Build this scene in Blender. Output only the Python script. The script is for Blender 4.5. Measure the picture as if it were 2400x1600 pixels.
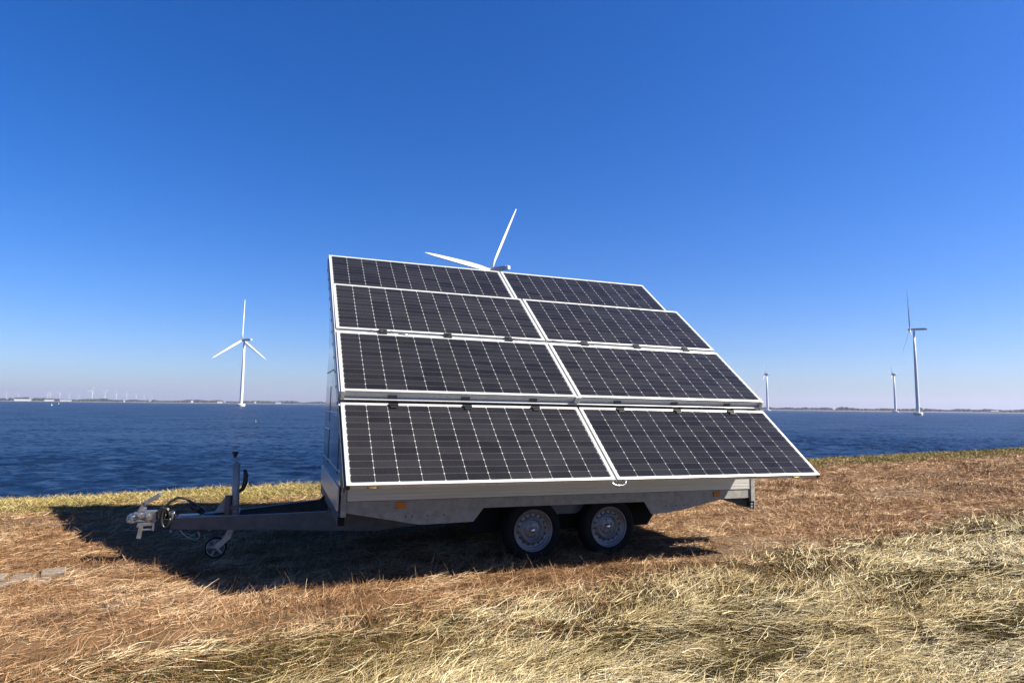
import bpy, math, random
import numpy as np
from mathutils import Vector, Matrix
R = math.radians
random.seed(4); rng = np.random.default_rng(11)
for o in list(bpy.data.objects): bpy.data.objects.remove(o)
S = bpy.context.scene

# ------------------------------------------------------------------ camera
cam_d = bpy.data.cameras.new('camera'); cam = bpy.data.objects.new('camera', cam_d)
S.collection.objects.link(cam); S.camera = cam
cam_d.sensor_width = 36.0; cam_d.lens = 22.33; cam_d.clip_start = 0.05; cam_d.clip_end = 60000
EYE = 1.458; pi_, ro_ = R(5.782), R(0.68)
F = Vector((0, math.cos(pi_), math.sin(pi_))); Rt = Vector((1, 0, 0)); U = Vector((0, -math.sin(pi_), math.cos(pi_)))
R2 = Rt*math.cos(ro_) + U*math.sin(ro_); U2 = -Rt*math.sin(ro_) + U*math.cos(ro_)
m = Matrix((R2, U2, -F)).transposed().to_4x4(); m.translation = Vector((0, 0, EYE)); cam.matrix_world = m

# ------------------------------------------------------------------ light
SUN = Vector((1.136, -0.167, 0.992)).normalized()
elev = math.asin(SUN.z); azim = math.atan2(SUN.x, SUN.y)
w = bpy.data.worlds.new('World'); S.world = w; w.use_nodes = True
nt = w.node_tree; nt.nodes.clear()
sky = nt.nodes.new('ShaderNodeTexSky'); sky.sky_type = 'NISHITA'; sky.sun_disc = False
sky.sun_elevation = elev; sky.sun_rotation = azim; sky.altitude = 0; sky.air_density = 1.0; sky.dust_density = 0.6; sky.ozone_density = 4.0
hs = nt.nodes.new('ShaderNodeHueSaturation'); hs.inputs['Saturation'].default_value = 1.38; hs.inputs['Value'].default_value = 1.0
bg = nt.nodes.new('ShaderNodeBackground'); bg.inputs['Strength'].default_value = 0.052
out = nt.nodes.new('ShaderNodeOutputWorld')
nt.links.new(sky.outputs[0], hs.inputs['Color']); tn = nt.nodes.new('ShaderNodeMix'); tn.data_type = 'RGBA'; tn.blend_type = 'MULTIPLY'; tn.inputs[0].default_value = 1.0; tn.inputs[7].default_value = (.64, .722, 1.03, 1)
nt.links.new(hs.outputs[0], tn.inputs[6]); nt.links.new(tn.outputs[2], bg.inputs[0]); nt.links.new(bg.outputs[0], out.inputs[0])
sl = bpy.data.lights.new('sun', 'SUN'); sl.energy = 5.0; sl.angle = R(0.5); sl.color = (1.0, 0.935, 0.82)
sun = bpy.data.objects.new('sun', sl); S.collection.objects.link(sun)
sun.rotation_euler = SUN.to_track_quat('Z', 'Y').to_euler()
S.view_settings.view_transform = 'Standard'; S.view_settings.look = 'None'; S.view_settings.exposure = 1.6; S.view_settings.gamma = 1.0
S.render.engine = 'CYCLES'

# ------------------------------------------------------------------ material helpers
ALB = .82
def mat(name, base=(.5, .5, .5), rough=.5, metal=0., spec=.5):
    base = tuple(c*ALB for c in base)
    m = bpy.data.materials.new(name); m.use_nodes = True
    b = m.node_tree.nodes['Principled BSDF']
    b.inputs['Base Color'].default_value = (*base, 1); b.inputs['Roughness'].default_value = rough
    b.inputs['Metallic'].default_value = metal; b.inputs['Specular IOR Level'].default_value = spec
    return m
def nodes(m): return m.node_tree, m.node_tree.nodes['Principled BSDF']
def N(nt, t, **kw):
    n = nt.nodes.new(t)
    for k, v in kw.items(): setattr(n, k, v)
    return n
def noise(nt, scale, detail=4, rough=.6, vec=None, dim='3D'):
    n = N(nt, 'ShaderNodeTexNoise'); n.inputs['Scale'].default_value = scale; n.inputs['Detail'].default_value = detail; n.inputs['Roughness'].default_value = rough
    if vec is not None: nt.links.new(vec, n.inputs['Vector'])
    return n.outputs['Fac']
def ramp(nt, fac, stops, interp='LINEAR'):
    r = N(nt, 'ShaderNodeValToRGB'); r.color_ramp.interpolation = interp
    els = r.color_ramp.elements
    while len(els) < len(stops): els.new(0.5)
    for e, (p, c) in zip(els, stops):
        e.position = p; e.color = (*c, 1) if len(c) == 3 else c
    nt.links.new(fac, r.inputs[0]); return r.outputs[0]
def math_(nt, op, a, b=None, c=None):
    n = N(nt, 'ShaderNodeMath', operation=op)
    for i, v in enumerate((a, b, c)):
        if v is None: continue
        if isinstance(v, (int, float)): n.inputs[i].default_value = v
        else: nt.links.new(v, n.inputs[i])
    return n.outputs[0]
def mixc(nt, fac, a, b):
    n = N(nt, 'ShaderNodeMix', data_type='RGBA')
    for i, v in ((0, fac), (6, a), (7, b)):
        if isinstance(v, (int, float)): n.inputs[i].default_value = v
        elif isinstance(v, tuple): n.inputs[i].default_value = (*v, 1)
        else: nt.links.new(v, n.inputs[i])
    return n.outputs[2]
def bump(nt, bsdf, h, dist=.01, strength=1.):
    b = N(nt, 'ShaderNodeBump'); b.inputs['Distance'].default_value = dist; b.inputs['Strength'].default_value = strength
    nt.links.new(h, b.inputs['Height']); nt.links.new(b.outputs[0], bsdf.inputs['Normal'])
def mottled(name, a, b, scale, rough=(.4, .55), metal=0., spec=.5, stretch=(1, 1, 1), bmp=0.):
    m = mat(name, a, rough[0], metal, spec); nt, bs = nodes(m)
    tc = N(nt, 'ShaderNodeTexCoord'); mp = N(nt, 'ShaderNodeMapping'); mp.inputs['Scale'].default_value = stretch
    nt.links.new(tc.outputs['Object'], mp.inputs[0])
    f = noise(nt, scale, 6, .65, mp.outputs[0])
    nt.links.new(ramp(nt, f, [(.3, tuple(c*ALB for c in a)), (.7, tuple(c*ALB for c in b))]), bs.inputs['Base Color'])
    r = math_(nt, 'MULTIPLY_ADD', f, rough[1]-rough[0], rough[0]); nt.links.new(r, bs.inputs['Roughness'])
    if bmp: bump(nt, bs, f, bmp)
    return m
M = {}
M['alu'] = mottled('anodised_aluminium', (.54, .54, .53), (.62, .62, .61), 9, (.34, .48), .3, .5, (1, 1, 1))
M['alu_side'] = mottled('brushed_aluminium', (.56, .54, .51), (.66, .64, .61), 5, (.28, .40), .35, .5, (.6, 1, 14))
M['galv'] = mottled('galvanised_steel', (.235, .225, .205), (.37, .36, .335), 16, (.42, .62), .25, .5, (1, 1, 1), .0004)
M['galv_dark'] = mottled('dark_galvanised_steel', (.075, .078, .08), (.135, .138, .145), 13, (.45, .65), .5, .5, (1, 1, 1), .0004)
M['mirror'] = mottled('polished_aluminium_sheet', (.36, .38, .40), (.42, .44, .46), 2.5, (.09, .16), .95)
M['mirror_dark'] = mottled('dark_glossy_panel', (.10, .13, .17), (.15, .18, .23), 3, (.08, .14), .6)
M['rubber'] = mottled('black_rubber', (.006, .006, .006), (.012, .0115, .011), 20, (.75, .9), 0, .2)
M['black'] = mat('black_plastic', (.012, .012, .013), .4)
M['rim'] = mottled('grey_painted_wheel_steel', (.17, .173, .185), (.24, .243, .255), 20, (.35, .5), .55)
M['chrome'] = mat('bright_zinc', (.8, .8, .8), .22, .95)
M['zinc'] = mottled('zinc_casting', (.22, .225, .23), (.36, .365, .37), 22, (.25, .4), .8)
M['amber'] = mat('amber_lens', (.55, .16, .01), .25)
M['yellow'] = mat('brass_latch', (.30, .20, .07), .4, .5)
M['wood'] = mottled('plywood', (.12, .085, .05), (.17, .12, .075), 12, (.6, .8))
M['white'] = mottled('white_turbine_paint', (.62, .63, .64), (.68, .68, .68), .15, (.35, .45))
M['grey_conc'] = mottled('pale_concrete', (.55, .54, .50), (.68, .66, .62), .6, (.7, .9))
M['nacelle'] = mat('grey_blue_nacelle_paint', (.30, .34, .42), .4)

# solar cells
def cells_mat():
    m = mat('solar_cells', (.03, .03, .036), .12, 0, .16); nt, bs = nodes(m)
    tc = N(nt, 'ShaderNodeTexCoord'); sp = N(nt, 'ShaderNodeSeparateXYZ'); nt.links.new(tc.outputs['Object'], sp.inputs[0])
    W_, H_, b = 2.30, 1.0, .034
    cx = math_(nt, 'MULTIPLY', math_(nt, 'SUBTRACT', sp.outputs['X'], b), 12/(W_-2*b))
    cy = math_(nt, 'MULTIPLY', math_(nt, 'SUBTRACT', sp.outputs['Y'], b), 12/(H_-2*b))
    def near(v):   # distance to the nearest whole number
        f = math_(nt, 'FRACT', v); return math_(nt, 'MINIMUM', f, math_(nt, 'SUBTRACT', 1.0, f))
    dx, dy = near(cx), near(cy)
    lx = math_(nt, 'LESS_THAN', dx, .011); ly = math_(nt, 'LESS_THAN', dy, .030)
    dm = math_(nt, 'ADD', math_(nt, 'MULTIPLY', dx, .1888), math_(nt, 'MULTIPLY', dy, .0777))
    dia = math_(nt, 'LESS_THAN', dm, .0072)
    fx = near(math_(nt, 'MULTIPLY', cx, 10.0)); fine = math_(nt, 'LESS_THAN', fx, .07)
    fl = N(nt, 'ShaderNodeCombineXYZ'); nt.links.new(math_(nt, 'FLOOR', cx), fl.inputs[0]); nt.links.new(math_(nt, 'FLOOR', cy), fl.inputs[1])
    oi = N(nt, 'ShaderNodeObjectInfo'); nt.links.new(oi.outputs['Random'], fl.inputs[2])
    wn = N(nt, 'ShaderNodeTexWhiteNoise', noise_dimensions='3D'); nt.links.new(fl.outputs[0], wn.inputs[0])
    base = ramp(nt, wn.outputs['Value'], [(0, (.0100, .0096, .0106)), (1, (.0205, .0196, .0210))])
    dust = noise(nt, 3.2, 6, .7, tc.outputs['Object'])
    base = mixc(nt, math_(nt, 'MULTIPLY', math_(nt, 'MAXIMUM', math_(nt, 'SUBTRACT', dust, .42), 0.), .16), base, (.11, .10, .09))
    base = mixc(nt, math_(nt, 'MULTIPLY', fine, .12), base, (.08, .08, .085))
    base = mixc(nt, math_(nt, 'MULTIPLY', ly, .30), base, (.14, .14, .14))
    base = mixc(nt, math_(nt, 'MULTIPLY', lx, .42), base, (.40, .40, .39))
    base = mixc(nt, math_(nt, 'MULTIPLY', dia, .95), base, (.50, .50, .48))
    tone = mixc(nt, oi.outputs['Random'], (.74, .74, .74), (.90, .89, .88))
    mm_ = N(nt, 'ShaderNodeMix', data_type='RGBA', blend_type='MULTIPLY'); mm_.inputs[0].default_value = 1; nt.links.new(base, mm_.inputs[6]); nt.links.new(tone, mm_.inputs[7])
    nt.links.new(mm_.outputs[2], bs.inputs['Base Color'])
    nt.links.new(math_(nt, 'MULTIPLY_ADD', dust, .25, .05), bs.inputs['Roughness'])
    return m
M['cells'] = cells_mat()

# ------------------------------------------------------------------ mesh helpers
class MB:
    def __init__(s): s.v = []; s.f = []; s.sm = []
    def add(s, vs, fs, smooth=False):
        k = len(s.v); s.v += [tuple(v) for v in vs]; s.f += [[k+i for i in f] for f in fs]; s.sm += [smooth]*len(fs)
    def box(s, a, b):
        x0, y0, z0 = a; x1, y1, z1 = b
        s.add([(x0,y0,z0),(x1,y0,z0),(x1,y1,z0),(x0,y1,z0),(x0,y0,z1),(x1,y0,z1),(x1,y1,z1),(x0,y1,z1)],
              [(3,2,1,0),(4,5,6,7),(0,1,5,4),(1,2,6,5),(2,3,7,6),(3,0,4,7)]); return s
    def bar(s, p, q, wd, ht, up=(0, 0, 1)):      # rectangular bar from p to q
        p, q = Vector(p), Vector(q); d = (q-p).normalized(); up = Vector(up); sd = d.cross(up).normalized(); u = sd.cross(d)
        c = []
        for e in (p, q):
            for a, b in ((-1,-1),(1,-1),(1,1),(-1,1)): c.append(e + sd*a*wd/2 + u*b*ht/2)
        s.add(c, [(0,1,2,3),(7,6,5,4),(1,0,4,5),(2,1,5,6),(3,2,6,7),(0,3,7,4)]); return s
    def prism(s, pts, fn, t0, t1):               # 2-D outline, fn(a,b,t)->xyz
        n = len(pts); vs = [fn(a, b, t0) for a, b in pts] + [fn(a, b, t1) for a, b in pts]
        s.add(vs, [list(range(n))[::-1], list(range(n, 2*n))] + [(i, (i+1) % n, n+(i+1) % n, n+i) for i in range(n)]); return s
    def tube(s, path, r, n=10, caps=True):
        path = [Vector(p) for p in path]; rr = r if isinstance(r, (list, tuple)) else [r]*len(path)
        vs = []; prev = None
        for i, p in enumerate(path):
            d = (path[min(i+1, len(path)-1)] - path[max(i-1, 0)]).normalized()
            if prev is None: prev = d.orthogonal().normalized()
            a = (prev - d*prev.dot(d)).normalized(); prev = a; b = d.cross(a)
            for k in range(n): t = 2*math.pi*k/n; vs.append(p + (a*math.cos(t)+b*math.sin(t))*rr[i])
        fs = [(i*n+k, i*n+(k+1) % n, (i+1)*n+(k+1) % n, (i+1)*n+k) for i in range(len(path)-1) for k in range(n)]
        s.add(vs, fs, True)
        if caps: k = len(s.v)-len(vs); s.f += [[k+i for i in range(n)][::-1], [k+len(vs)-n+i for i in range(n)]]; s.sm += [False]*2
        return s
    def lathe(s, prof, c, axis=(0, 1, 0), n=40, smooth=True):   # prof: (radius, offset along axis)
        c = Vector(c); ax = Vector(axis).normalized(); a = ax.orthogonal().normalized(); b = ax.cross(a)
        vs = []
        for r_, h in prof:
            for k in range(n): t = 2*math.pi*k/n; vs.append(c + ax*h + (a*math.cos(t)+b*math.sin(t))*r_)
        fs = [(i*n+k, i*n+(k+1) % n, (i+1)*n+(k+1) % n, (i+1)*n+k) for i in range(len(prof)-1) for k in range(n)]
        s.add(vs, fs, smooth); return s
    def build(s, name, m, parent=None, bevel=0., auto=True):
        me = bpy.data.meshes.new(name); me.from_pydata(s.v, [], s.f); me.update()
        me.polygons.foreach_set('use_smooth', s.sm)
        import bmesh
        bm = bmesh.new(); bm.from_mesh(me); bmesh.ops.recalc_face_normals(bm, faces=bm.faces); bm.to_mesh(me); bm.free()
        me.materials.append(m); o = bpy.data.objects.new(name, me); S.collection.objects.link(o)
        if parent: o.parent = parent
        if bevel:
            md = o.modifiers.new('bevel', 'BEVEL'); md.width = bevel; md.segments = 2; md.limit_method = 'ANGLE'; md.angle_limit = R(40)
        return o
def empty(name, loc=(0, 0, 0), parent=None):
    o = bpy.data.objects.new(name, None); S.collection.objects.link(o); o.location = loc
    if parent: o.parent = parent
    return o
def tag(o, label=None, cat=None, group=None, kind=None):
    if label: o['label'] = label
    if cat: o['category'] = cat
    if group: o['group'] = group
    if kind: o['kind'] = kind
    return o
def copy_tree(o, parent=None):
    c = o.copy(); S.collection.objects.link(c); c.parent = parent
    for ch in [x for x in list(bpy.data.objects) if x.parent == o]: copy_tree(ch, c)
    return c

# ------------------------------------------------------------------ terrain (dike running at 30.5 deg)
DA = R(30.5); CS, SN = math.cos(DA), math.sin(DA); WATER = -3.6
def hash2(ix, iy, seed):
    h = (ix.astype(np.int64)*374761393 + iy.astype(np.int64)*668265263 + seed*1442695041) & 0xffffffff
    h = ((h ^ (h >> 13))*1274126177) & 0xffffffff
    return ((h ^ (h >> 16)) & 0xffff)/65535.0
def vnoise(x, y, seed=0):
    ix, iy = np.floor(x), np.floor(y); fx, fy = x-ix, y-iy; fx = fx*fx*(3-2*fx); fy = fy*fy*(3-2*fy)
    a = hash2(ix, iy, seed); b = hash2(ix+1, iy, seed); c = hash2(ix, iy+1, seed); d = hash2(ix+1, iy+1, seed)
    return (a*(1-fx)+b*fx)*(1-fy) + (c*(1-fx)+d*fx)*fy
def fbm(x, y, seed=0, n=4):
    r = 0; a = .5; t = 0
    for i in range(n): r = r + a*vnoise(x, y, seed+i*7); t += a; x = x*2.03+11.3; y = y*2.03+5.1; a *= .5
    return r/t
def sst(a, b, x): t = np.clip((x-a)/(b-a), 0, 1); return t*t*(3-2*t)
def hay_edge(s): return 3.98 + .25*sst(0, 12, s) + .55*(fbm(s*.55, s*0+3.1, 5, 3)-.5)
def terrain(s, t):
    s = np.asarray(s, float); t = np.asarray(t, float)
    z = .05*(fbm(s*.35, t*.6, 21, 3)-.5) + .03*(fbm(s*1.7, t*2.3, 31, 3)-.5) + .055*(fbm(s*5.5, t*7, 33, 2)-.5)
    hay = 1-sst(-.5, .35, t-hay_edge(s))
    z = z + hay*(.015 + .10*np.clip(fbm(s*1.05, t*1.9, 41, 3)-.42, 0, 1) + .05*(fbm(s*4, t*5, 43, 2)-.5))
    z = z + .05*sst(9.6, 10.6, t)                       # verge, a little taller
    z = z - .32*np.clip(t-11.45, 0, 100)                # outer slope
    z = z - .06*np.clip(-2.0-t, 0, 100)
    return z
def st2xy(s, t): return s*CS - t*SN, s*SN + t*CS
def xy2st(x, y): return x*CS + y*SN, -x*SN + y*CS
def axis(lo, a, b, hi, fine, k):
    mid = list(np.arange(a, b, fine)); l = []; d = fine; x = a
    while x > lo: d *= k; x -= d; l.append(x)
    r = []; d = fine; x = b
    while x < hi: r.append(x); d *= k; x += d
    return np.array(sorted(l)+mid+r+[hi])
sa = axis(-600, -7, 26, 1500, .07, 1.12); ta = np.concatenate([np.arange(-60, 0, 2.), np.arange(0, 1.2, .2), np.arange(1.2, 12.2, .07), np.arange(12.2, 34, .8)])
SS, TT = np.meshgrid(sa, ta, indexing='ij'); ZZ = terrain(SS, TT); XX, YY = st2xy(SS, TT)
vv = np.stack([XX, YY, ZZ], -1).reshape(-1, 3); ns, nt_ = len(sa), len(ta)
ii, jj = np.meshgrid(np.arange(ns-1), np.arange(nt_-1), indexing='ij'); k0 = (ii*nt_+jj).ravel()
ff = np.stack([k0, k0+nt_, k0+nt_+1, k0+1], -1)
def np_mesh(name, v, f, m, smooth=True):
    me = bpy.data.meshes.new(name); me.vertices.add(len(v)); me.vertices.foreach_set('co', v.astype(np.float32).ravel())
    me.loops.add(f.size); me.loops.foreach_set('vertex_index', f.astype(np.int32).ravel())
    me.polygons.add(len(f)); me.polygons.foreach_set('loop_start', (np.arange(len(f))*f.shape[1]).astype(np.int32))
    me.polygons.foreach_set('use_smooth', np.full(len(f), smooth)); me.update(calc_edges=True); me.validate()
    me.materials.append(m); o = bpy.data.objects.new(name, me); S.collection.objects.link(o); return o

def ground_mat():
    m = mat('dry_thatch_ground', (.2, .13, .08), .95, 0, .1); nt, bs = nodes(m)
    tc = N(nt, 'ShaderNodeTexCoord'); mp = N(nt, 'ShaderNodeMapping'); mp.vector_type = 'POINT'; mp.inputs['Rotation'].default_value = (0, 0, -DA)
    nt.links.new(tc.outputs['Object'], mp.inputs[0]); sp = N(nt, 'ShaderNodeSeparateXYZ'); nt.links.new(mp.outputs[0], sp.inputs[0])
    st = N(nt, 'ShaderNodeMapping'); st.inputs['Scale'].default_value = (.35, 1, 1); nt.links.new(mp.outputs[0], st.inputs[0])
    big = noise(nt, .7, 3, .5, st.outputs[0]); fine = noise(nt, 24, 5, .7, mp.outputs[0]); streak = noise(nt, 7, 5, .7, st.outputs[0])
    tt = math_(nt, 'ADD', sp.outputs['Y'], math_(nt, 'MULTIPLY', math_(nt, 'SUBTRACT', streak, .5), 1.2))
    brown = mixc(nt, streak, (.11, .058, .026), (.30, .175, .085))
    grey = mixc(nt, fine, (.15, .11, .07), (.30, .23, .155))
    pat = math_(nt, 'MINIMUM', math_(nt, 'MULTIPLY', math_(nt, 'MAXIMUM', math_(nt, 'SUBTRACT', big, .5), 0), 5), .8)
    brown = mixc(nt, pat, brown, grey)
    olive = mixc(nt, fine, (.036, .026, .008), (.095, .070, .024))
    verge = mixc(nt, fine, (.10, .08, .025), (.20, .165, .055))
    stone = mixc(nt, fine, (.06, .065, .07), (.16, .16, .16))
    hay = math_(nt, 'MULTIPLY_ADD', tt, -2.2, 10.4); hay = math_(nt, 'MINIMUM', math_(nt, 'MAXIMUM', hay, 0), 1)
    c = mixc(nt, hay, brown, olive)
    vg = math_(nt, 'MINIMUM', math_(nt, 'MAXIMUM', math_(nt, 'MULTIPLY_ADD', tt, 1.6, -15.9), 0), 1); c = mixc(nt, vg, c, verge)
    sg = math_(nt, 'GREATER_THAN', sp.outputs['Y'], 11.75); c = mixc(nt, sg, c, stone)
    nt.links.new(mixc(nt, .36, c, (0., 0., 0.)), bs.inputs['Base Color'])
    bump(nt, bs, math_(nt, 'ADD', fine, math_(nt, 'MULTIPLY', streak, .7)), .02)
    return m
ground = np_mesh('ground', vv, ff, ground_mat()); tag(ground, kind='structure')

# ------------------------------------------------------------------ water
def water_mat():
    m = mat('lake_water', (.012, .04, .085), .31, 0, .15); nt, bs = nodes(m); bs.inputs['IOR'].default_value = 1.333
    tc = N(nt, 'ShaderNodeTexCoord'); mp = N(nt, 'ShaderNodeMapping'); mp.inputs['Rotation'].default_value = (0, 0, R(-12)); mp.inputs['Scale'].default_value = (.5, 1, 1)
    nt.links.new(tc.outputs['Object'], mp.inputs[0])
    a = noise(nt, .55, 4, .55, mp.outputs[0]); b = noise(nt, 1.6, 4, .6, mp.outputs[0]); c = noise(nt, .02, 3, .5, mp.outputs[0])
    h = math_(nt, 'ADD', math_(nt, 'MULTIPLY', a, 1.0), math_(nt, 'MULTIPLY', b, .38))
    h = math_(nt, 'MULTIPLY', h, math_(nt, 'MULTIPLY_ADD', c, .5, .75))
    geo = N(nt, 'ShaderNodeNewGeometry'); nn = N(nt, 'ShaderNodeTexNoise'); nn.inputs['Scale'].default_value = 1.7; nn.inputs['Detail'].default_value = 5; nn.inputs['Roughness'].default_value = .62; nt.links.new(mp.outputs[0], nn.inputs['Vector'])
    big = N(nt, 'ShaderNodeTexNoise'); big.inputs['Scale'].default_value = .11; big.inputs['Detail'].default_value = 3; nt.links.new(mp.outputs[0], big.inputs['Vector'])
    def vm(op, a, b_=None):
        n = N(nt, 'ShaderNodeVectorMath', operation=op)
        for i, v in enumerate((a, b_)):
            if v is None: continue
            if isinstance(v, tuple): n.inputs[i].default_value = v
            else: nt.links.new(v, n.inputs[i])
        return n.outputs[0]
    k1 = vm('MULTIPLY', vm('SUBTRACT', nn.outputs['Color'], (.5, .5, .5)), (2.4, 3.2, 0))
    k2 = vm('MULTIPLY', vm('SUBTRACT', big.outputs['Color'], (.5, .5, .5)), (.7, .9, 0))
    nt.links.new(vm('NORMALIZE', vm('ADD', vm('ADD', geo.outputs['Normal'], k1), k2)), bs.inputs['Normal'])
    nt.links.new(mixc(nt, a, (.002, .006, .018), (.007, .020, .050)), bs.inputs['Base Color'])
    return m
wsa = axis(-24000, -75, 120, 30000, .34, 1.16)
l_ = list(np.arange(12, 62, .24)); dd = .24
while l_[-1] < 26000: dd *= 1.035; l_.append(l_[-1]+dd)
wta = np.array(l_)
WS, WT_ = np.meshgrid(wsa, wta, indexing='ij'); WX, WY = st2xy(WS, WT_)
def wave(x, y, dx):
    z = np.zeros_like(x)
    for lam, amp, ang, sd_ in ((2.3, .19, 78, 1), (1.4, .15, 100, 2), (.9, .07, 62, 3), (5.5, .16, 90, 4)):
        a = R(ang); u = x*math.cos(a)+y*math.sin(a); v = -x*math.sin(a)+y*math.cos(a)
        r_ = 1-np.abs(2*vnoise(u/lam*1.6, v/(lam*2.6)*1.6, 200+sd_)-1)
        z += amp*(r_-.5)*np.clip((lam*.9-dx)/(lam*.5), 0, 1)
    return z
dx_ = np.maximum(np.gradient(wta)[None, :], .3)+0*WS
WZ = WATER + wave(WX, WY, dx_)*(1-sst(90, 200, np.abs(WS)))
wv_ = np.stack([WX, WY, WZ], -1).reshape(-1, 3); a_, b_ = WS.shape
ii, jj = np.meshgrid(np.arange(a_-1), np.arange(b_-1), indexing='ij'); k0 = (ii*b_+jj).ravel()
water = np_mesh('water', wv_, np.stack([k0, k0+b_, k0+b_+1, k0+1], -1), water_mat()); tag(water, kind='structure')
se = MB()
kv = [(s_, t_, z_) for s_ in np.arange(-60, 200, .5) for (t_, z_) in ((11.66, -.3), (11.68, .005), (11.86, -.01), (11.9, -.4))]

kv = np.array(kv); kx, ky = st2xy(kv[:, 0], kv[:, 1]); kz = terrain(kv[:, 0], np.full(len(kv), 11.45))-.035 + kv[:, 2] + .02*(vnoise(kv[:, 0]*2, kv[:, 1]*0, 77)-.5)
nk = len(kv)//4; kf = np.array([(i*4+j, (i+1)*4+j, (i+1)*4+j+1, i*4+j+1) for i in range(nk-1) for j in range(3)])
M['kerb'] = mottled('weathered_stone_edge', (.10, .10, .10), (.34, .33, .31), 3, (.8, .95), 0, .3, (1, 1, 1), .004)
tag(np_mesh('stone_edge', np.stack([kx, ky, kz], -1), kf, M['kerb']), kind='structure')
# ------------------------------------------------------------------ solar trailer (local frame: x towards the rear, y away, z up; origin at the lower front corner of the panels)
trailer = empty('solar_trailer')
TO = Vector((-1.2340, 4.8665, EYE-0.6106))
TM = Matrix(((.938308, .345711, -.007837), (-.345722, .938337, 0.), (.0073535, .0027093, .9999693))).transposed().to_4x4()
TM.translation = TO
trailer.matrix_world = TM
tag(trailer, 'galvanised twin axle trailer carrying eight tilted solar panels, parked on dry brown grass', 'trailer')
PW, PH, GAP = 2.30, 1.0, .02
# panel prototype: laminate, with its frame as sub-part; local x along, y up the slope, z normal
def panel_meshes():
    lam = MB(); lam.box((.012, .012, -.012), (PW-.012, PH-.012, -.004))
    fr = MB(); b, d = .03, .040
    fr.box((0, 0, -d), (PW, b, 0)); fr.box((0, PH-b, -d), (PW, PH, 0)); fr.box((0, b, -d), (b, PH-b, 0)); fr.box((PW-b, b, -d), (PW, PH-b, 0))
    return lam, fr
lam, fr = panel_meshes()
def slope_matrix(x, y, z, a):
    c, s_ = math.cos(a), math.sin(a)
    mm = Matrix(((1, 0, 0), (0, c, s_), (0, -s_, c))).transposed().to_4x4(); mm.translation = Vector((x, y, z)); return mm
rows = [(0., 0., R(38.66)), (.774, .729, R(37.55)), (1.614, 1.375, R(37.0)), (3.292-math.cos(R(36.97)), 2.501-math.sin(R(36.97)), R(36.97)), (.783, .627, R(36.76))]
proto = None
for (y, z, a) in rows[:4]:
    for i in range(2):
        if proto is None:
            p = proto = lam.build('solar_panel', M['cells'], trailer); fr.build('panel_frame', M['alu'], p, .003)
        else: p = copy_tree(proto, trailer)
        p.matrix_local = slope_matrix(i*(PW+GAP), y, z, a)
WT = 2*PW+GAP
def sl_pt(x, u, n, row=0):    # point on the slope plane of a row: u up-slope, n along the normal
    y, z, a = rows[row]; return Vector((x, y+u*math.cos(a)-n*math.sin(a), z+u*math.sin(a)+n*math.cos(a)))
# deep channel under the lower edge of the second row (lip at its foot)
def slope_bar(name, x0, x1, u0, u1, n0, n1, row, m, bevel=.002, mb=None):
    b = mb or MB(); c = [sl_pt(x, u, n, row) for x in (x0, x1) for (u, n) in ((u0, n0), (u1, n0), (u1, n1), (u0, n1))]
    b.add(c, [(0,1,2,3),(7,6,5,4),(0,4,5,1),(1,5,6,2),(2,6,7,3),(3,7,4,0)])
    return b if mb is not None else b.build(name, m, trailer, bevel)
b = MB(); slope_bar('', .01, WT-.01, .012, .07, -.078, -.0405, 1, None, 0, b); slope_bar('', 0, WT, -.012, .05, -.096, -.0785, 1, None, 0, b)
b.build('panel_channel', M['alu_side'], trailer, .002)
slope_bar('gap_shade_strip', -.004, WT+.004, -.010, .045, -.112, -.0965, 1, M['black'], 0)  # black strip standing in for the shaded gap above the lowest row
for x in (PW-.02, PW+.011, .0, WT-.03): slope_bar('channel_end', x, x+.03, -.014, .0115, -.078, -.002, 1, M['alu'])
slope_bar('channel_lip', .031, WT-.031, -.020, .0, -.094, -.080, 1, M['alu'])
slope_bar('side_profile', -.016, -.001, .0, 2.04, -.085, -.012, 1, M['alu'])
slope_bar('seam_strip', 0, WT, PH+.001, PH+.040, -.045, -.014, 1, M['alu'])
# middle strip under the joint between left and right panels, and lengthwise support beams down the sides
for x in (-.022, PW-.02, WT-.03):
    b = MB(); slope_bar('', x, x+.05, -.0, 2.02, -.075, -.0415, 1, None, 0, b); b.build('support_profile', M['alu'], trailer, .002)
slope_bar('side_beam', -.012, .04, .0, 3.10, -.13, -.0415, 4, M['alu_side']); slope_bar('side_beam', WT-.05, WT-.01, .0, 3.08, -.12, -.045, 4, M['alu_side'])
slope_bar('side_strip', -.02, -.003, 0.0, .98, -.075, -.02, 0, M['galv_dark'], .001)
slope_bar('top_edge_beam', .05, WT-.05, .93, .99, -.09, -.0415, 3, M['alu_side'])
# hinges
for (row, us) in ((1, 'h'), (2, 's')):
    for i, x in enumerate((.46, 1.15, 1.84, 2.78, 3.47, 4.16)):
        b = MB()
        if row == 1:
            slope_bar('', x-.04, x+.04, -.030, -.0205, -.112, -.084, 1, None, 0, b)
            slope_bar('', x-.045, x+.045, .962, .985, .0005, .012, 0, None, 0, b)
            slope_bar('', x-.03, x+.03, .93, .956, .0005, .009, 0, None, 0, b)
        else:
            slope_bar('', x-.045, x+.045, -.075, -.052, .0005, .013, 2, None, 0, b); slope_bar('', x-.032, x+.05, -.022, .004, .0005, .013, 2, None, 0, b)
        b.build('hinge', M['black'], trailer, .001)
        if row == 1: slope_bar('hinge_reflection', x-.042, x+.042, .0025, .0115, -.077, -.045, 1, M['galv_dark'])  # grey plate imitating the hinge's reflection in the channel face
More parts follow.
